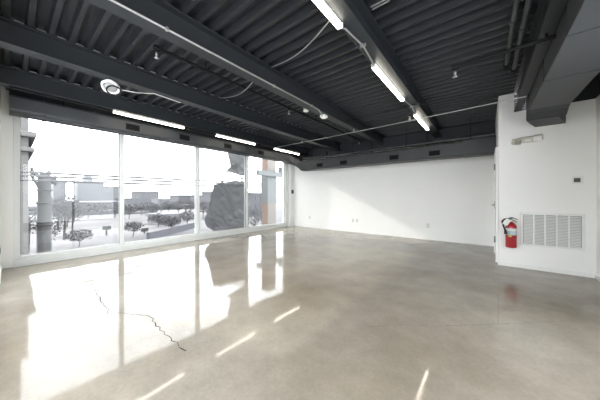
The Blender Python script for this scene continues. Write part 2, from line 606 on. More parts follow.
# ------------------------------------------------------------------ ducts
D = thing('air_duct', (-2.5, 6.7, 2.15), 'long charcoal duct with slot vents running over the windows and along the back wall', 'duct')
def rsec(cx, cy, cz, ax, hw, hh, r=0.05):
    """rounded rectangle section; ax = horizontal unit vector across the run."""
    out = []
    for sx, sz, a0 in ((1, 1, 0), (-1, 1, 90), (-1, -1, 180), (1, -1, 270)):
        for k in range(4):
            w = math.radians(a0 + 30 * k)
            out.append(Vector((cx, cy, cz)) + Vector(ax) * (sx * (hw - r) + r * math.cos(w)) + Vector((0, 0, 1)) * (sz * (hh - r) + r * math.sin(w)))
    return out


R = []
for yy in (0.0, 6.1):
    R.append(rsec(-5.78, yy, 2.632, (1, 0, 0), 0.18, 0.135))
MB().sweep(R).build('duct_run', M['duct'], D)
E_ = []
n = 10
p0, p1, p2 = Vector((-5.78, 6.08, 2.632)), Vector((-5.78, 6.72, 2.68)), Vector((-5.16, 6.70, 2.315))
for i in range(n + 1):
    s_ = i / n
    c = p0 * (1 - s_) ** 2 + p1 * 2 * s_ * (1 - s_) + p2 * s_ * s_
    d = (p1 - p0) * (1 - s_) + (p2 - p1) * s_
    d = Vector((d.x, d.y, 0)).normalized()
    E_.append(rsec(c.x, c.y, c.z, (d.y, -d.x, 0), 0.185 + 0.02 * s_, 0.14 + 0.03 * s_, 0.07))
MB().sweep(E_).build('duct_elbow', M['duct'], D)
MB().sweep([rsec(xx, 6.70, 2.315, (0, -1, 0), 0.20, 0.165, 0.03) for xx in (-5.17, -0.40)]).build('duct_run', M['duct'], D)
MB().sweep([rsec(xx, 6.70, 2.35, (0, -1, 0), 0.215, 0.20, 0.02) for xx in (-0.40, PX)]).build('duct_end_box', M['duct'], D)
for yy in (0.35, 0.98, 2.1, 3.2, 4.4, 5.55):
    MB().box(-5.965, -5.594, yy, yy + 0.018, 2.494, 2.77).build('seam_band', M['duct'], D)
for xx in (-4.8, -2.7, -1.5):
    MB().box(xx, xx + 0.018, 6.494, 6.90, 2.146, 2.484).build('seam_band', M['duct'], D)
def vent(a, along):
    fn = (lambda s0, s1, d0, d1, z0, z1: (-5.60 - 0.01 + d0, -5.60 + d1, a + s0, a + s1, z0, z1)) if along == 'y' else \
         (lambda s0, s1, d0, d1, z0, z1: (a + s0, a + s1, 6.50 - d1, 6.50 + 0.01 - d0, z0, z1))
    zc = 2.615 if along == 'y' else 2.275
    v = MB().box(*fn(-0.12, 0.12, 0, 0.008, zc - 0.062, zc + 0.062)).build('vent', M['black'], D, bevel=0.002)
    sl = MB()
    for q in (-0.028, 0.0, 0.028):
        sl.box(*fn(-0.10, 0.10, 0, 0.011, zc + q - 0.009, zc + q + 0.009))
    sl.build('louver_panel', M['slot'], v)
for a in (1.57, 2.61, 3.80, 5.02):
    vent(a, 'y')
for a in (-4.34, -3.45, -1.93, -0.97):
    vent(a, 'x')
for xx in (-4.3, -2.7, -1.2):
    MB().box(xx, xx + 0.02, 6.86, 6.88, 2.47, 3.0).build('hanger', M['black'], D)
for yy in (0.6, 2.4, 4.2, 5.9):
    MB().box(-5.93, -5.91, yy, yy + 0.02, 2.75, 3.0).build('hanger', M['black'], D)

B = thing('supply_duct', (0.73, 3.0, 2.55), 'large angular charcoal duct overhead meeting the white wall above the fire extinguisher', 'duct')
dx0, dx1, db, dt = 0.495, 0.895, 2.45, 2.765
tr = lambda yy, x0, x1, a, b: [Vector((x0, yy, a)), Vector((x1, yy, a)), Vector((x1, yy, b)), Vector((x0, yy, b))]
MB().sweep([tr(YN + 0.02, dx0, dx1, db, dt), tr(4.70, dx0, dx1, db, dt)]).build('duct_run', M['duct'], B, bevel=0.004)
MB().sweep([tr(4.70, dx0 - 0.004, dx1 + 0.004, db - 0.004, dt), tr(4.78, dx0 - 0.004, dx1 + 0.004, db - 0.02, dt), tr(4.92, dx0 - 0.004, dx1 + 0.01, 2.365, dt)]).build('duct_elbow', M['duct'], B, bevel=0.003)
MB().sweep([tr(4.92, dx0, 0.83, 2.358, dt - 0.02), tr(5.15, 0.56, 0.90, 2.352, dt - 0.02), tr(PY, 0.645, 0.985, 2.348, 2.65)]).build('duct_boot', M['duct'], B, bevel=0.003)
for yy in (0.95, 1.35, 1.95, 2.7, 3.6):
    MB().box(dx0 - 0.005, dx1 + 0.005, yy, yy + 0.012, db - 0.006, dt + 0.004).build('seam_band', M['duct'], B)
for yy in (1.5, 3.1, 4.4):
    for xx in (dx0 + 0.06, dx1 - 0.02):
        MB().box(xx, xx + 0.02, yy, yy + 0.02, dt - 0.01, 3.0).build('hanger', M['black'], B)

# ------------------------------------------------------------------ strip lamps under two beams
def strip_lamp(x, y0, y1, label, group):
    zt = ZB
    L_ = thing('strip_lamp', (x, (y0 + y1) / 2, zt), label, 'light', group)
    MB().box(x - 0.022, x + 0.022, y0, y1, zt - 0.018, zt).build('housing', M['lampbody'], L_, bevel=0.002)
    MB().rbox(x - 0.025, x + 0.025, y0 + 0.012, y1 - 0.012, zt - 0.046, zt - 0.0185, 0.009).build('diffuser', M['lampdiff'], L_)
    for a in (y0, y1 - 0.012):
        MB().rbox(x - 0.027, x + 0.027, a, a + 0.012, zt - 0.048, zt - 0.001, 0.004).build('end_cap', M['lampbody'], L_)
    return L_


ref = strip_lamp(-5.19, 1.15, 2.41, 'lit strip lamp over the two leftmost window panes, longest looking of its row', 'strip lamps along the window side')
copy_thing(ref, (0, 2.02, 0), 'lit strip lamp above the third window pane, middle one of the window row')
copy_thing(ref, (0, 4.04, 0), 'lit strip lamp nearest the back corner in the row above the windows')
rr_ = 'strip lamps on the beam in mid room'
ref2 = strip_lamp(-1.012, 0.62, 1.85, 'bright strip lamp at the top edge of the view, nearest overhead', rr_)
copy_thing(ref2, (0, 2.01, 0), 'bright strip lamp in the middle of the mid-room beam, above the crossing conduit')
copy_thing(ref2, (0, 4.03, 0), 'bright strip lamp at the far end of the mid-room beam, by the back wall')
def mount(name, label, cat, loc, group=None):
    return thing(name, loc, label, cat, group)


# wiring channels between lamps
for (ya, yb, lab) in ((0.0, 1.15, 'thin black wiring channel left of the first window lamp'), (2.41, 3.17, 'thin black wiring channel between the first and second window lamps'),
                      (4.43, 5.19, 'thin black wiring channel between the second and third window lamps'), (6.45, 6.94, 'thin black wiring channel past the last window lamp in the corner')):
    tag(MB().box(-5.215, -5.165, ya + 0.002, yb - 0.002, ZB - 0.03, ZB).build('wiring_channel', M['black'], bevel=0.002), lab, 'channel', 'wiring channels of the window lamps')
for (ya, yb, lab) in ((1.85, 2.63, 'thin pale conduit joining the nearest and middle mid-room lamps'), (3.86, 4.65, 'thin pale conduit joining the middle and far mid-room lamps')):
    o = MB().tube([(-1.012, ya + 0.002, ZB - 0.03), (-1.0, ya + 0.06, ZB - 0.012), (-0.97, (ya + yb) / 2, ZB - 0.012), (-1.0, yb - 0.06, ZB - 0.012), (-1.012, yb - 0.002, ZB - 0.03)], 0.010).build('lamp_conduit', M['galv'])
    tag(o, lab, 'conduit', 'conduits between mid-room lamps')
    MB().box(-1.0, -0.94, (ya + yb) / 2 - 0.012, (ya + yb) / 2 + 0.012, ZB - 0.024, ZB).build('clip', M['galv'], o)

# ------------------------------------------------------------------ conduits and cables
c = MB()
pts = []
for i in range(15):
    s_ = i / 14
    p = Vector((-5.15, 5.15, 2.735)).lerp(Vector((0.47, 4.66, 2.654)), s_)
    pts.append(p + Vector((0, 0, -0.015 * math.sin(math.pi * s_))))
o = tag(c.tube(pts, 0.010).build('cross_conduit', M['galv']), 'long thin silver conduit crossing the whole ceiling below the beams', 'conduit')
for s_ in (0.24, 0.50, 0.75):
    p = pts[int(s_ * 14)]
    MB().box(p.x - 0.012, p.x + 0.012, p.y - 0.014, p.y + 0.014, p.z - 0.013, 2.75).build('clip', M['galv'], o)

o = MB().tube([(-2.302, YN + 0.01, ZB + 0.002), (-2.302, 1.5, ZB + 0.002), (-2.302, 3.25, ZB + 0.002), (-2.305, 3.42, ZB - 0.004), (-2.35, 3.58, ZB - 0.020), (-2.39, 3.66, ZB - 0.03)], 0.011).build('beam_conduit', M['galv'])
tag(o, 'silver conduit clipped along the edge of the middle beam, ending at a white box', 'conduit')
for yy in (0.9, 2.3, 3.2):
    MB().box(-2.316, -2.286, yy, yy + 0.02, ZB - 0.012, ZB + 0.018).build('clip', M['galv'], o)
bx = thing('junction_box', (-2.39, 3.72, ZB - 0.045), 'small flat white box under the middle beam where the silver conduit ends', 'box')
MB().rbox(-2.44, -2.34, 3.66, 3.78, ZB - 0.045, ZB - 0.001, 0.008).build('body', M['white'], bx)
MB().lathe([(0.045, 0), (0.05, 0.008), (0.03, 0.016)], (-2.39, 3.72, ZB - 0.061), n=16).build('cover', M['white'], bx)

def bez(a, b, sag, n=16):
    a, b = Vector(a), Vector(b)
    return [a.lerp(b, i / n) + Vector(sag) * math.sin(math.pi * i / n) for i in range(n + 1)]


o = MB().tube(bez((-1.02, 1.72, 2.735), at_z(272, 67, 2.985), (0, 0.06, -0.03)), 0.007).build('lamp_cable', M['galv'])
tag(o, 'pale flexible cable curving from the nearest overhead lamp to the dark deck', 'cable')
o = MB().tube(bez((-2.48, 2.07, 2.765), at_z(223, 98, 2.985), (0, 0.06, -0.03)), 0.006).build('branch_cable', M['galv'])
tag(o, 'pale flexible cable curving from the middle beam conduit towards the window side', 'cable')
a, b = at_z(371, 7, 2.98), at_z(388, -2, 2.98)
o = MB().tube([a, b], 0.008).tube([a + Vector((0, 0.035, 0)), b + Vector((0, 0.035, 0))], 0.008).build('twin_conduit', M['hinge'])
tag(o, 'short pair of thin grey conduits on the deck at the top of the view', 'conduit')

# coil of cable hung from the beam
cc = at_x(110.5, 87, -3.80)
K = thing('cable_coil', cc, 'coil of white cable round a grey disc hanging from the beam above the windows', 'cable')
q = Vector((0, 0, 1)).rotation_difference(Vector((0.55, -0.25, -0.95)).normalized())
loop = []
for i in range(4 * 28 + 1):
    w = 2 * math.pi * i / 28
    rad = 0.088 + 0.006 * math.sin(i * 0.37)
    loop.append(cc + q @ Vector((rad * math.cos(w), rad * math.sin(w) * 0.95, 0.010 * (i // 28) - 0.018 + 0.004 * math.sin(i * 0.9))))
MB().tube(loop, 0.009, 6).build('coil', M['white'], K)
MB().lathe([(0.06, -0.012), (0.066, 0.0), (0.06, 0.012), (0.035, 0.02)], cc, axis=q @ Vector((0, 0, 1)), n=20).build('disc', M['disc'], K)
MB().tube([cc + Vector((0, 0, 0.0)), cc + Vector((-0.01, 0, 0.1)), Vector((cc.x - 0.02, cc.y, ZB + 0.005))], 0.006).build('hook', M['black'], K)
low = []
for i in range(22):
    w = 2 * math.pi * i / 21
    low.append(cc + q @ Vector((0.07 * math.cos(w) + 0.03, 0.08 * math.sin(w) + 0.03, 0.045)))
MB().tube(low, 0.009, 6).build('loop', M['black'], K)
MB().tube([cc + Vector((-0.01, 0.085, 0.005)), cc + Vector((-0.02, 0.3, 0.035)), Vector((-3.86, 1.35, ZB - 0.006)), Vector((-3.9, 1.75, ZB - 0.006))], 0.0045, 6).build('tail', M['white'], K)

# ------------------------------------------------------------------ sprinkler pipes
def sprinkler(parent, x, y, z):
    h = MB().lathe([(0.014, 0.0), (0.014, -0.03), (0.010, -0.032), (0.010, -0.045)], (x, y, z), n=10).build('sprinkler_head', M['hinge'], parent)
    f = MB().lathe([(0.004, -0.045), (0.004, -0.062), (0.024, -0.064), (0.024, -0.067)], (x, y, z), n=12)
    f.tube([(x - 0.011, y, z - 0.045), (x - 0.014, y, z - 0.055), (x - 0.006, y, z - 0.066)], 0.003, 6)
    f.tube([(x + 0.011, y, z - 0.045), (x + 0.014, y, z - 0.055), (x + 0.006, y, z - 0.066)], 0.003, 6)
    f.build('deflector', M['chrome'], h)


P = thing('sprinkler_pipe', (-2.9, 1.05, 2.88), 'black sprinkler pipe running above the window side between two beams with small heads below', 'pipe')
zp = 2.885
MB().tube([(-2.9, 1.04, zp), (-2.9, 6.5, zp)], 0.020, 10).build('pipe', M['black'], P)
for yy in (1.04, 3.3, 6.42):
    MB().tube([(-2.9, yy - 0.03, zp), (-2.9, yy + 0.03, zp)], 0.028, 10).tube([(-2.9, yy, zp), (-2.9, yy, zp - 0.05)], 0.020, 8).build('fitting', M['black'], P)
    sprinkler(P, -2.9, yy, zp - 0.05)
for yy in (1.62, 4.2):
    MB().tube([(-2.9, yy, zp + 0.02), (-2.87, yy, 3.0)], 0.006, 6).tube([(-2.9, yy, zp + 0.02), (-2.93, yy, 3.0)], 0.006, 6).build('hanger', M['black'], P)
P = thing('sprinkler_drop', (-4.2, 6.76, 2.83), 'short black sprinkler drop with a pale head under the deck near the back corner', 'pipe')
MB().tube([(-4.18, 6.76, 2.83), (-4.18, 6.76, 3.01)], 0.018, 8).build('pipe', M['black'], P)
sprinkler(P, -4.18, 6.76, 2.83)

zq = 2.62
hp = at_z(455, 67, zq)
P = thing('sprinkler_branch', hp, 'black sprinkler branch pipe with a pale head, crossing right of the mid-room lamps', 'pipe')
MB().tube([(hp.x - 0.02, hp.y, zq), (0.488, hp.y - 0.03, zq)], 0.017, 8).build('pipe', M['black'], P)
MB().tube([(hp.x - 0.03, hp.y, zq), (hp.x + 0.04, hp.y, zq)], 0.026, 8).tube([(hp.x, hp.y, zq), (hp.x, hp.y, zq - 0.045)], 0.018, 8).build('fitting', M['black'], P)
sprinkler(P, hp.x, hp.y, zq - 0.045)
MB().tube([(0.43, hp.y - 0.03, zq), (0.43, hp.y - 0.03, 2.67)], 0.012, 6).build('hanger', M['black'], P)

o = MB().tube([at_z(345, 121.5, 2.742), at_z(410, 105.8, 2.742), at_z(512, 84, 2.742)], 0.007, 6).build('thin_conduit', M['black'])
tag(o, 'thin black conduit crossing the ceiling just behind the long silver conduit', 'conduit')

gp_ = 'twin overhead pipes by the big duct'
for x, r, vend, lab in ((0.215, 0.020, 66, 'dark overhead pipe, the left of two parallel pipes beside the big duct'), (0.300, 0.026, 70, 'thicker dark overhead pipe, the right of two parallel pipes beside the big duct')):
    ye = at_x(485 + (197 - vend) * x / (0.782 * 1.70) * 1.0, vend, x).y
    P = thing('overhead_pipe', (x, ye, 2.9), lab, 'pipe', gp_)
    MB().tube([(x, YN + 0.01, 2.90), (x, ye, 2.90)], r, 10).build('pipe', M['duct'], P)
    MB().tube([(x, ye - 0.05, 2.90), (x, ye + 0.05, 2.90)], r + 0.014, 12).tube([(x, ye, 2.90), (x, ye, 2.99)], r, 8).build('coupling', M['black'], P)
    MB().tube([(x, ye - 1.0, 2.90), (x, ye - 0.95, 2.90)], r + 0.01, 12).build('collar', M['duct'], P)
    MB().tube([(x, ye - 0.5, 2.90), (x, ye - 0.5, 3.0)], 0.006, 6).build('hanger', M['black'], P)

P = thing('main_pipe', (-2.5, 6.44, 2.53), 'long dark grey pipe running along the top edge of the back wall duct', 'pipe')
MB().tube([(-4.95, 6.44, 2.535), (PX - 0.01, 6.44, 2.535)], 0.036, 12).build('pipe', M['duct'], P)
for xx in (-4.6, -3.1, -1.6, -0.25):
    MB().tube([(xx, 6.44, 2.57), (xx, 6.44, 3.0)], 0.006, 6).tube([(xx - 0.012, 6.44, 2.535), (xx + 0.012, 6.44, 2.535)], 0.042, 12).build('hanger', M['black'], P)

# smoke detector
dp = at_z(306, 111, 2.93)
T = thing('smoke_detector', (dp.x, dp.y, 2.93), 'white round smoke detector hanging below the deck beside the middle beam', 'detector')
MB().lathe([(0.03, -0.035), (0.052, -0.025), (0.058, 0.0), (0.045, 0.012)], (dp.x, dp.y, 2.945), n=20).build('body', M['white'], T)
MB().lathe([(0.05, 0.012), (0.05, 0.045), (0.035, 0.06)], (dp.x, dp.y, 2.945), n=12).build('base', M['galv'], T)

# ------------------------------------------------------------------ wall-mounted things
def outlet(x, lab):
    y, z = YB, 0.40
    o = thing('wall_outlet', (x, y, z), lab, 'outlet', 'outlets on the back wall')
    MB().rbox(x - 0.036, x + 0.036, y - 0.008, y, z - 0.058, z + 0.058, 0.003).build('cover_plate', M['beige'], o)
    for dz in (-0.022, 0.022):
        sk = MB().rbox(x - 0.017, x + 0.017, y - 0.0105, y - 0.007, z + dz - 0.014, z + dz + 0.014, 0.001).build('socket', M['white'], o)
        for dx in (-0.007, 0.007):
            MB().box(x + dx - 0.0012, x + dx + 0.0012, y - 0.0112, y - 0.0104, z + dz - 0.004, z + dz + 0.006).build('slot', M['slot'], sk)
    return o


outlet(-5.36, 'pale outlet low on the back wall, nearest the window corner')
outlet(-3.53, 'pale outlet low on the back wall, left of a close pair')
outlet(-3.38, 'pale outlet low on the back wall, right of a close pair')
outlet(-1.25, 'pale outlet low on the back wall, nearest the white inner wall')
# outlet on the near-left wall
x, y, z = -5.50, YN, 0.42
o = thing('wall_outlet', (x, y, z), 'dark grey outlet at the left edge beside the leftmost window pane', 'outlet')
MB().rbox(x - 0.036, x + 0.036, y, y + 0.010, z - 0.058, z + 0.058, 0.003).build('cover_plate', M['disc'], o)
MB().rbox(x - 0.017, x + 0.017, y + 0.009, y + 0.013, z - 0.034, z + 0.034, 0.002).build('socket', M['lcd'], o)

# small black sensor on the corner column
o = thing('door_sensor', (XL + 0.16, 7.2, 1.42), 'small black box mounted on the corner column beside the last window pane', 'sensor')
MB().rbox(XL + 0.16, XL + 0.19, 7.14, 7.25, 1.34, 1.49, 0.006).build('body', M['rubber'], o)
MB().rbox(XL + 0.19, XL + 0.196, 7.17, 7.22, 1.40, 1.46, 0.002).build('cover', M['lcd'], o)

# return-air grille
G = thing('return_grille', (0.82, PY, 0.39), 'wide white return-air grille in the wall right of the fire extinguisher', 'grille')
gx0, gx1, gz0, gz1 = 0.465, 1.178, 0.39, 0.94
fr = MB()
bw = 0.034
fr.box(gx0, gx1, PY - 0.014, PY, gz0, gz0 + bw).box(gx0, gx1, PY - 0.014, PY, gz1 - bw, gz1)
fr.box(gx0, gx0 + bw, PY - 0.014, PY, gz0 + bw, gz1 - bw).box(gx1 - bw, gx1, PY - 0.014, PY, gz0 + bw, gz1 - bw)
fr.build('frame', M['white'], G, bevel=0.003)
MB().box(gx0 + bw, gx1 - bw, PY - 0.0015, PY - 0.0005, gz0 + bw, gz1 - bw).build('backing', M['disc'], G)
cw = (gx1 - gx0 - 2 * bw) / 5
for i in range(5):
    a, b = gx0 + bw + i * cw, gx0 + bw + (i + 1) * cw
    sl = MB()
    for j in range(20):
        zz = gz0 + bw + 0.006 + j * (gz1 - gz0 - 2 * bw - 0.01) / 20
        sl.add([Vector(p) for p in ((a + 0.009, PY - 0.013, zz), (b - 0.009, PY - 0.013, zz), (b - 0.009, PY - 0.003, zz + 0.014), (a + 0.009, PY - 0.003, zz + 0.014),
                                    (a + 0.009, PY - 0.013, zz + 0.0015), (b - 0.009, PY - 0.013, zz + 0.0015), (b - 0.009, PY - 0.003, zz + 0.0155), (a + 0.009, PY - 0.003, zz + 0.0155))],
               [(0, 1, 2, 3), (4, 7, 6, 5), (0, 4, 5, 1), (3, 2, 6, 7), (0, 3, 7, 4), (1, 5, 6, 2)])
    sl.build('louver_panel', M['white'], G)
    if i:
        MB().box(a - 0.009, a + 0.009, PY - 0.014, PY - 0.002, gz0 + bw, gz1 - bw).build('divider', M['white'], G)
for sx in (gx0 + 0.016, gx1 - 0.016):
    for sz in (gz0 + 0.016, gz1 - 0.016):
        MB().lathe([(0.005, 0), (0.004, 0.003)], (sx, PY - 0.014, sz), axis=(0, -1, 0), n=8).build('screw', M['chrome'], G)

# thermostat
o = thing('thermostat', (1.10, PY, 1.46), 'white thermostat with a dark display high right on the inner wall', 'thermostat')
MB().rbox(1.045, 1.158, PY - 0.022, PY, 1.405, 1.515, 0.006).build('body', M['white'], o)
MB().rbox(1.060, 1.128, PY - 0.0245, PY - 0.021, 1.425, 1.488, 0.001).build('display', M['lcd'], o)
MB().box(1.134, 1.148, PY - 0.025, PY - 0.021, 1.44, 1.475).build('button', M['white'], o)
# blank cover plate above the extinguisher
tag(MB().rbox(0.335, 0.415, PY - 0.006, PY, 1.09, 1.21, 0.003).build('blank_plate', M['wall']), 'faint white blank plate on the wall just above the fire extinguisher', 'plate')

# emergency light
o = thing('emergency_light', (0.55, PY, 2.15), 'cream emergency light with two square heads on the wall under the duct', 'light')
bm = bmesh.new()
bmesh.ops.create_uvsphere(bm, u_segments=24, v_segments=12, radius=1)
for v in bm.verts:
    sx = 1 if v.co.x >= 0 else -1
    sz = 1 if v.co.z >= 0 else -1
    v.co = Vector((0.555 + sx * abs(v.co.x) ** 0.6 * 0.15, PY - 0.002 + min(0.0, v.co.y) * 0.065, 2.158 + sz * abs(v.co.z) ** 0.6 * 0.052))
MB().bm(bm, True).build('body', M['beige'], o)
for cx, cz, tilt, mm in ((0.418, 2.132, 0.35, 'greylens'), (0.672, 2.162, -0.35, 'lens')):
    piv = Vector((cx, PY - 0.055, cz))
    rot = Matrix.Rotation(tilt, 3, 'Z') @ Matrix.Rotation(0.5, 3, 'X')
    h = MB().box(cx - 0.055, cx + 0.055, PY - 0.09, PY - 0.02, cz - 0.044, cz + 0.044, rot, piv).build('lamp_head', M['beige'], o, bevel=0.006)
    MB().box(cx - 0.048, cx + 0.048, PY - 0.096, PY - 0.0905, cz - 0.038, cz + 0.038, rot, piv).build('lens', M[mm], h, bevel=0.003)
MB().box(0.52, 0.59, PY - 0.073, PY - 0.06, 2.12, 2.15).build('test_label', M['white'], o)

# fire extinguisher
ex, ey = 0.345, PY - 0.088
FX = thing('fire_extinguisher', (ex, ey, 0.345), 'red fire extinguisher with black hose hung on the inner wall left of the grille', 'fire extinguisher')
MB().lathe([(0.055, 0.0), (0.068, 0.004), (0.072, 0.015), (0.072, 0.345), (0.068, 0.372), (0.052, 0.402), (0.03, 0.42), (0.022, 0.425), (0.022, 0.44)], (ex, ey, 0.345), n=32).build('cylinder', M['red'], FX)
MB().lathe([(0.0728, 0.215), (0.0732, 0.22), (0.0732, 0.325), (0.0728, 0.33)], (ex, ey, 0.345), n=32).build('label_band', M['bluel'], FX)
MB().lathe([(0.0735, 0.285), (0.0737, 0.287), (0.0737, 0.322), (0.0735, 0.324)], (ex, ey, 0.345), n=32).build('label_band', M['paper'], FX)
MB().lathe([(0.022, 0.0), (0.026, 0.006), (0.026, 0.03), (0.018, 0.036), (0.018, 0.06)], (ex, ey, 0.782), n=16).build('valve', M['chrome'], FX)
lv = MB().prism([(-0.015, 0.0), (0.02, 0.012), (0.085, -0.018), (0.085, -0.008), (0.02, 0.026), (-0.02, 0.022)], lambda a, b, d: Vector((ex + a, ey + d, 0.832 + b)), -0.012, 0.012)
lv.build('lever', M['rubber'], FX)
lv = MB().prism([(-0.015, 0.0), (0.02, 0.0), (0.08, -0.035), (0.08, -0.026), (0.02, 0.012), (-0.02, 0.012)], lambda a, b, d: Vector((ex + a, ey + d, 0.805 + b)), -0.011, 0.011)
lv.build('carry_handle', M['rubber'], FX)
MB().lathe([(0.017, 0), (0.017, 0.012), (0.012, 0.016)], (ex, ey - 0.026, 0.80), axis=(0, -1, 0), n=14).build('gauge', M['paper'], FX)
hs = [Vector((ex - 0.015, ey - 0.01, 0.81))]
for k in range(9):
    w = math.radians(80 + 130 * k / 8)
    hs.append(Vector((ex - 0.05 + 0.062 * math.cos(w) * 1.0, ey - 0.03 - 0.03 * k / 8, 0.772 + 0.058 * math.sin(w))))
hs += [Vector((ex - 0.098, ey - 0.062, 0.70)), Vector((ex - 0.082, ey - 0.068, 0.66))]
h = MB().tube(hs, 0.0125, 10).build('hose', M['rubber'], FX)
MB().tube([hs[-1], hs[-1] + Vector((0.006, 0, -0.03)), hs[-1] + Vector((0.012, -0.002, -0.085))], [0.013, 0.016, 0.024], 12).build('nozzle', M['rubber'], h)
tg = MB().box(-0.001, 0.001, -0.036, 0.036, -0.11, 0.0)
pv = Vector((0, 0, 0))
R3 = Matrix.Rotation(0.55, 3, 'Y') @ Matrix.Rotation(1.35, 3, 'Z')
tg.v = [tuple(R3 @ Vector(p) + Vector((ex - 0.030, ey - 0.088, 0.825))) for p in tg.v]
tg.build('inspection_tag', M['paper'], FX)
MB().lathe([(0.024, 0.0), (0.024, 0.002)], (ex - 0.015, ey - 0.0725, 0.55), axis=(0, -1, 0), n=18).build('sticker', M['tagy'], FX)
MB().box(ex - 0.02, ex + 0.02, PY - 0.02, PY, 0.50, 0.84).box(ex - 0.02, ex + 0.02, ey + 0.02, PY - 0.01, 0.785, 0.80).build('wall_bracket', M['rubber'], FX)

# door in the left end of the inner wall, seen edge-on
dr = MB().box(PX - 0.035, PX, 5.58, 5.63, 0, 2.12).box(PX - 0.035, PX, 6.55, 6.60, 0, 2.12).box(PX - 0.035, PX, 5.63, 6.55, 2.07, 2.12)
DR = struct(dr.build('door_1', M['trim'], bevel=0.003))
MB().box(PX - 0.022, PX - 0.002, 5.632, 6.548, 0.008, 2.068).build('door_leaf', M['trim'], DR)
for z in (0.36, 1.70):
    MB().box(PX - 0.040, PX - 0.022, 5.60, 5.66, z, z + 0.11).tube([(PX - 0.047, 5.632, z - 0.004), (PX - 0.047, 5.632, z + 0.114)], 0.010, 8).build('hinge', M['hinge'], DR)
hd = MB().lathe([(0.026, 0), (0.026, 0.008), (0.010, 0.012), (0.010, 0.05)], (PX - 0.022, 6.47, 1.03), axis=(-1, 0, 0), n=14)
hd.tube([(PX - 0.068, 6.48, 1.03), (PX - 0.068, 6.36, 1.03)], 0.010, 8)
hd.box(PX - 0.03, PX - 0.02, 6.45, 6.49, 0.95, 1.11)
hd.build('door_handle', M['hinge'], DR)

# ------------------------------------------------------------------ outside
GZ = -4.0
struct(MB().box(-420, XL - 0.3, -160, 420, GZ - 1, GZ).build('ground', M['ground']))
struct(MB().box(-62, -50, -160, 420, GZ, GZ + 0.03).build('road', M['road']))
struct(MB().box(-36, -29.5, -60, 60, GZ, GZ + 0.02).build('road', M['road']))
struct(MB().box(-28.5, -25.5, -60, 60, GZ, GZ + 0.02).build('pavement', M['paleconc']))
struct(MB().box(-49, -44, -60, 120, GZ, GZ + 0.02).build('pavement', M['paleconc']))
struct(MB().box(-120, -84, -160, 420, GZ, GZ + 0.02).build('pavement', M['paleconc']))
struct(MB().box(XL - 0.6, XL - 0.2, YN - 4, YB + 3, GZ, -0.25).build('wall_outer', M['paleconc']))

def building(u0, u1, vt, X, depth, m, label, nw, nf, vb=None, roof=0, slots=True, group='buildings on the skyline'):
    a, b = at_x(u0, vt, X), at_x(u1, vt, X)
    y0, y1, z1 = a.y, b.y, (a.z + b.z) / 2
    Bd = thing('building', (X, (y0 + y1) / 2, GZ), label, 'building', group)
    wl = MB().box(X - depth, X, y0, y1, GZ, z1)
    wl.build('wall', m, Bd)
    MB().box(X - depth - 0.3, X + 0.3, y0 - 0.3, y1 + 0.3, z1, z1 + 0.6).build('roof_edge', m, Bd)
    if roof:
        MB().box(X - depth * 0.6, X - depth * 0.25, y0 + (y1 - y0) * 0.3, y0 + (y1 - y0) * 0.6, z1 + 0.6, z1 + 0.6 + roof).build('roof_house', m, Bd)
    if slots:
        hh = (z1 - GZ) / nf
        ww = (y1 - y0) / nw
        for j in range(nf):
            for i in range(nw):
                wm = MB().box(X, X + 0.12, y0 + ww * (i + 0.2), y0 + ww * (i + 0.8), GZ + hh * (j + 0.3), GZ + hh * (j + 0.75))
                wm.build('window', M['winglass'], Bd)
    return Bd


building(53.5, 66, 183, -150, 15, M['facadeb'], 'slim grey tower on the skyline seen right of the braced post', 4, 14)
building(78, 104, 182.5, -160, 14, M['facadec'], 'wide pale tower block on the skyline in the first pane', 8, 10, roof=3)
building(103, 119, 187, -200, 20, M['facadeb'], 'grey block on the skyline just left of the first mullion', 5, 9)
building(66, 123, 203, -125, 20, M['facadec'], 'long low pale building below the towers in the first pane', 16, 3)
building(122, 141, 199, -150, 12, M['facadec'], 'low pale block just right of the first mullion', 5, 4)
building(140, 159, 192, -200, 20, M['facaded'], 'grey flat-roofed block left of centre in the second pane', 5, 6)
building(158, 180, 199.5, -170, 12, M['facadec'], 'low pale block behind the thin pole in the second pane', 6, 4)
building(179, 197, 196, -132, 12, M['facaded'], 'grey block at the right side of the second pane', 5, 4)
building(126, 197, 207, -100, 12, M['facadeb'], 'long low grey building across the second pane', 14, 2)
building(158, 181, 217, -58.5 + 12, 5, M['facadec'], 'small pale flat shed in the middle of the second pane', 4, 1)
building(199, 216, 196, -116, 10, M['facaded'], 'grey building beside the dark tarp in the third pane', 5, 4)
building(218, 248, 193, -80, 12, M['facaded'], 'grey building behind the dark tarp', 7, 4)
building(249, 268.5, 195, -48, 14, M['facaded'], 'grey building left of the brick pillar in the last pane', 4, 3)

building(30, 66, 208, -104, 8, M['facaded'], 'long low grey building behind the braced post', 10, 2)
building(74, 121, 213, -88, 3.5, M['facaded'], 'long low dark-grey building under the tower blocks in the first pane', 12, 1)
building(123, 156, 213.5, -83.5, 3, M['facadeb'], 'lowest long grey building left of the thin pole in the second pane', 10, 1)

# neighbouring building at the far left
X = -16.3
y1 = at_x(28.5, 200, X).y
N = thing('corner_building', (X, -6, GZ), 'tall pale building with two jutting cornices at the left edge of the windows', 'building')
MB().box(X - 8, X, -15, y1, GZ, 6.2).build('wall', M['facade'], N)
ye = at_x(36, 140, X).y
MB().box(X - 8, X + 0.35, -15, ye, 3.9, 4.15).build('cornice', M['facade'], N, bevel=0.05)
MB().box(X - 8, X + 0.25, -15, ye - 0.05, 3.25, 3.45).build('cornice', M['facade'], N, bevel=0.05)
for z in (-2.6, 0.0, 4.6):
    for yy in (-9, -6, -3):
        MB().box(X, X + 0.06, yy, yy + 1.1, z, z + 1.6).build('window', M['winglass'], N)

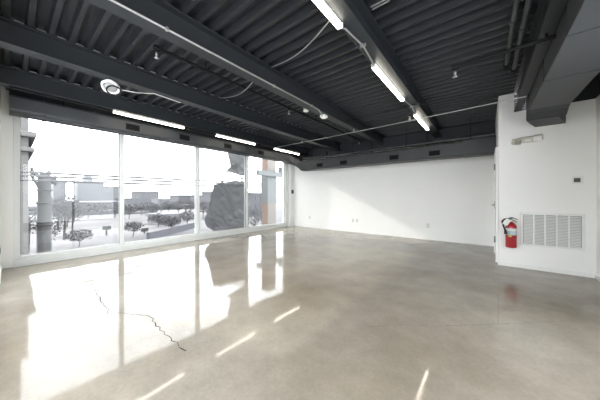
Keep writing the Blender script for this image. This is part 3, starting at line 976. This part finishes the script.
# braced post with slanted arms
pp = at_x(44.3, 200, -24.0)
U = thing('braced_post', (-24, pp.y, GZ), 'thick grey utility post with two slanted arms at its top, in the first pane', 'post')
zt = at_x(44.3, 175, -24).z
MB().lathe([(0.48, 0), (0.48, 0.3), (0.38, 0.4), (0.33, zt - GZ - 0.2), (0.30, zt - GZ), (0.15, zt - GZ + 0.1)], (-24, pp.y, GZ), n=14).build('shaft', M['post'], U)
def arm(u0, v0, u1, v1, r):
    return MB().tube([at_x(u0, v0, -24), at_x(u1, v1, -24)], r, 8)
arm(44, 178, 57, 184, 0.11).build('arm', M['post'], U)
arm(45, 174, 57, 182.5, 0.09).build('arm', M['post'], U)
arm(44, 177, 30, 173.5, 0.12).build('arm', M['post'], U)
arm(31, 175, 41, 191, 0.08).build('brace', M['post'], U)
for v_ in (190, 203, 225):
    q_ = at_x(44.3, v_, -24).z
    MB().lathe([(0.37, -0.06), (0.41, -0.05), (0.41, 0.05), (0.37, 0.06)], (-24, pp.y, q_), n=14).build('collar', M['post'], U)
for u_, v_ in ((32, 172.5), (49, 175.5), (55, 181.5)):
    q_ = at_x(u_, v_, -24)
    MB().lathe([(0.08, 0), (0.14, 0.1), (0.08, 0.18), (0.13, 0.26), (0.05, 0.34)], q_, n=10).build('insulator', M['post'], U)

for k, (v_, lab) in enumerate(((176.0, 'thin overhead wire across the windows, topmost of three'), (179.0, 'thin overhead wire across the windows, middle of three'), (182.5, 'thin overhead wire across the windows, lowest of three'))):
    z_ = at_x(120, v_, -12 - k * 0.3).z
    pts = [Vector((-12 - k * 0.3, -12 + 3.5 * i, z_ + 0.10 * (((i % 6) - 3) / 3.0) ** 2 - 0.05)) for i in range(13)]
    tag(MB().tube(pts, 0.040, 5).build('overhead_wire', M['wire']), lab, 'wire', 'overhead wires outside')

# street poles
for (u_, vt, X, lab) in ((161, 184, -52, 'thin pale pole standing in the middle of the second pane'), (106.5, 226, -40, 'short sign post on the pale ground in the first pane'), (144.5, 228, -38, 'short sign post in the second pane near the bottom')):
    p_ = at_x(u_, vt, X)
    o = thing('street_pole', (X, p_.y, GZ), lab, 'pole', 'poles outside')
    MB().tube([(X, p_.y, GZ), (X, p_.y, p_.z)], [0.12, 0.07], 8).build('pole', M['wire'], o)
    if vt > 200:
        MB().box(X + 0.1, X + 0.14, p_.y - 0.45, p_.y + 0.45, p_.z - 0.5, p_.z).build('sign_plate', M['post'], o)
    else:
        MB().tube([(X, p_.y, p_.z - 0.1), (X + 1.2, p_.y - 0.4, p_.z + 0.1)], 0.05, 6).build('bracket', M['wire'], o)

def tree(u_, X, h, r, lab, shape=1.0):
    p_ = at_x(u_, 210, X)
    T = thing('tree', (X, p_.y, GZ), lab, 'tree', 'trees and shrubs outside')
    tr = MB().tube([(X, p_.y, GZ), (X + 0.1, p_.y + 0.1, GZ + h * 0.5), (X, p_.y - 0.1, GZ + h * 0.85)], [0.022 * h, 0.014 * h, 0.02], 7)
    for k in range(6):
        w = random.uniform(0, 6.28)
        z0 = GZ + h * random.uniform(0.3, 0.7)
        tr.tube([(X, p_.y, z0), (X + math.cos(w) * r * 0.7, p_.y + math.sin(w) * r * 0.7, z0 + h * 0.22)], [0.012 * h, 0.01], 5)
    tr.build('trunk', M['bark'], T)
    lf = MB()
    for k in range(520):
        while True:
            q_ = Vector((random.uniform(-1, 1), random.uniform(-1, 1), random.uniform(-1, 1)))
            if q_.length < 1:
                break
        q_ *= 0.75 + 0.3 * noise.noise(q_ * 2.3 + Vector((u_, 0, 0)))
        c_ = Vector((X + q_.x * r, p_.y + q_.y * r, GZ + h * 0.62 + q_.z * h * 0.40 * shape))
        n_ = Vector((random.gauss(0, 1), random.gauss(0, 1), random.gauss(0, 1))).normalized()
        a_ = n_.orthogonal().normalized()
        b_ = n_.cross(a_)
        s_ = r * random.uniform(0.04, 0.085)
        lf.add([c_ - a_ * s_, c_ + b_ * s_ * 0.7, c_ + a_ * s_, c_ - b_ * s_ * 0.7], [(0, 1, 2, 3)])
    lf.build('foliage', M['leaf'], T, normals=False)


trees = [(49, -30, 4.4, 1.3, 'low dark shrub just right of the foot of the braced post'), (67, -56, 4.6, 2.0, 'far shrub seen between the two dark trees of the first pane'),
         (79, -33, 2.0, 1.5, 'low shrub on the pale ground in the first pane'), (133, -36, 2.2, 1.6, 'low shrub on the pale ground right of the first mullion'), (158, -44, 2.6, 2.0, 'low shrub at the foot of the thin pale pole'),
         (64, -40, 6.2, 1.9, 'dark tree right of the braced post in the first pane'), (72, -46, 5.2, 2.0, 'second dark tree right of the braced post'),
         (58, -52, 5.5, 2.2, 'dark shrubby tree just behind the braced post'), (28, -34, 4.6, 1.7, 'low tree left of the braced post by the corner building'),
         (88, -74, 4.2, 3.2, 'distant shrub below the wide pale tower'), (101, -82, 4.0, 3.0, 'distant shrub left of the first mullion'), (115, -73, 4.4, 2.6, 'distant shrub beside the first mullion, left side'),
         (129, -66, 3.8, 2.8, 'shrub just right of the first mullion'), (141, -76, 3.9, 2.6, 'shrub below the flat-roofed block in the second pane'), (152, -65, 4.2, 2.6, 'shrub left of the thin pale pole'),
         (168, -74, 4.4, 2.8, 'shrub right of the thin pale pole'), (178, -67, 4.6, 2.4, 'shrub below the grey block in the second pane'), (190, -60, 4.8, 2.4, 'shrub left of the second mullion'),
         (187, -41, 3.0, 1.8, 'nearer low shrub left of the second mullion'), (171, -36, 2.6, 1.8, 'nearer low shrub in front of the pale shed'), (203, -52, 4.6, 2.4, 'shrub left of the dark tarp in the third pane'),
         (254, -22, 4.4, 1.0, 'narrow shrub in the last pane left of the brick pillar'), (262, -26, 3.6, 1.2, 'low shrub in the last pane beside the brick pillar')]
for a in trees:
    tree(*a)

# low walls / kerbs
a, b = at_z(148, 240, GZ), at_z(197, 227, GZ)
d = (b - a).normalized()
nrm = Vector((-d.y, d.x, 0)) * 0.2
o = MB().add([a - nrm, a + nrm, b + nrm, b - nrm] + [p + Vector((0, 0, 0.9)) for p in (a - nrm, a + nrm, b + nrm, b - nrm)], [(0, 1, 2, 3), (4, 5, 6, 7), (0, 1, 5, 4), (1, 2, 6, 5), (2, 3, 7, 6), (3, 0, 4, 7)]).build('low_wall', M['facaded'])
struct(o)
struct(MB().box(-23.0, -22.4, 0.0, 12.0, GZ, GZ + 0.5).build('low_wall', M['facaded']))
struct(MB().box(-22.4, -8.0, -2.0, 6.0, GZ, GZ + 0.12).build('terrace', M['road']))

# brick pillar with steel bracket
X = -9.6
a, b = at_x(267.8, 190, X), at_x(275.8, 190, X)
Bp = thing('brick_pillar', (X, (a.y + b.y) / 2, GZ), 'red brick pillar outside the last pane with grey steel sleeve and crossbeam', 'pillar')
MB().box(X - 0.5, X, a.y, b.y, GZ, 4.2).build('shaft', M['brick'], Bp)
z0, z1 = at_x(272, 203, X).z, at_x(272, 171, X).z
MB().box(X - 0.53, X + 0.03, a.y - 0.03, b.y + 0.03, z0, z1).build('steel_sleeve', M['steel'], Bp)
a2, b2 = at_x(258, 172, X + 0.2), at_x(282.5, 170, X + 0.2)
MB().box(X + 0.04, X + 0.24, a2.y, b2.y, a2.z - 0.16, a2.z + 0.12).build('crossbeam', M['steel'], Bp, bevel=0.01)
MB().box(X + 0.02, X + 0.27, b2.y - 0.16, b2.y + 0.02, b2.z - 0.24, b2.z + 0.16).build('end_plate', M['steel'], Bp, bevel=0.01)

# torn tarp hanging outside the third pane
TX = XL - 0.32
def sheet(rows, name, m, parent, amp, ncol=46):
    pts = []
    for (v_, ul, ur) in rows:
        for k in range(ncol):
            s_ = k / (ncol - 1)
            p_ = at_x(ul + (ur - ul) * s_, v_, TX)
            q_ = noise.noise(Vector((p_.y * 3.1, p_.z * 2.1, 3.7))) + 0.5 * noise.noise(Vector((p_.y * 7 + p_.z * 5, p_.z * 6, 9.1)))
            q_ += 0.55 * abs(noise.noise(Vector((p_.y * 2.2 - p_.z * 5.5, p_.y * 1.3 + p_.z * 0.8, 5.0)))) - 0.28 * abs(noise.noise(Vector((p_.y * 3.0 + p_.z * 11.0, p_.y * 2.0, 2.0))))
            p_.x += amp * q_ * 1.25
            p_.z += 0.03 * noise.noise(Vector((p_.y * 6, p_.z * 4, 1.0)))
            pts.append(p_)
    fs = []
    for i in range(len(rows) - 1):
        for k in range(ncol - 1):
            fs.append((i * ncol + k, i * ncol + k + 1, (i + 1) * ncol + k + 1, (i + 1) * ncol + k))
    o = MB().add(pts, fs, True).build(name, m, parent)
    return o


def dense(rows, n):
    out = []
    for i in range(len(rows) - 1):
        for j in range(n):
            s_ = j / n
            jit = random.uniform(-0.6, 0.6)
            r0, r1 = rows[i], rows[i + 1]
            out.append((r0[0] + (r1[0] - r0[0]) * s_, r0[1] + (r1[1] - r0[1]) * s_ + jit, r0[2] + (r1[2] - r0[2]) * s_))
    out.append(rows[-1])
    return out


TP = thing('torn_tarp', (TX, 4.5, 0.2), 'dark grey torn tarp hanging outside the third window pane', 'tarp')
sheet(dense([(184, 214, 248.5), (188, 213, 248.5), (195, 211, 248.5), (208, 208, 248.5), (219, 204.5, 248.5), (226, 206, 248.5), (231, 212, 248.5)], 7), 'lower_sheet', M['tarp'], TP, 0.055)
sheet(dense([(147, 229, 248.5), (153, 228, 248.5), (163, 230, 248.5), (167, 229, 248.5), (172, 225.5, 248.5), (173.5, 234, 248.5), (176, 243, 248.5)], 3), 'upper_sheet', M['film'], TP, 0.08)
sheet(dense([(176.5, 243, 248.5), (179, 232, 248.5), (181, 229, 248.5), (183, 219, 248.5), (184.5, 214.5, 248.5)], 3), 'middle_sheet', M['clearfilm'], TP, 0.06)
for (v0, v1, ul) in ((177.5, 178.8, 238), (180.2, 181.4, 232), (182.3, 184.6, 219)):
    sheet([(v0, ul + 2, 248.5), ((v0 + v1) / 2, ul, 248.5), (v1, ul + 3, 248.5)], 'torn_strip', M['film'], TP, 0.05)

# thin daylight haze over the town
hm = bpy.data.materials.new('daylight_haze')
hm.use_nodes = True
nt = hm.node_tree
for n_ in list(nt.nodes):
    nt.nodes.remove(n_)
ho = nt.nodes.new('ShaderNodeOutputMaterial')
hv = nt.nodes.new('ShaderNodeVolumeScatter')
hv.inputs['Color'].default_value = (0.97, 0.98, 1.0, 1)
hv.inputs['Density'].default_value = 0.0003
nt.links.new(hv.outputs['Volume'], ho.inputs['Volume'])
hz = MB().box(-300, -11.5, -40, 260, GZ - 0.5, 40).build('haze', hm)
hz['kind'] = 'stuff'
tag(hz, 'thin pale haze hanging over the town outside', 'haze')
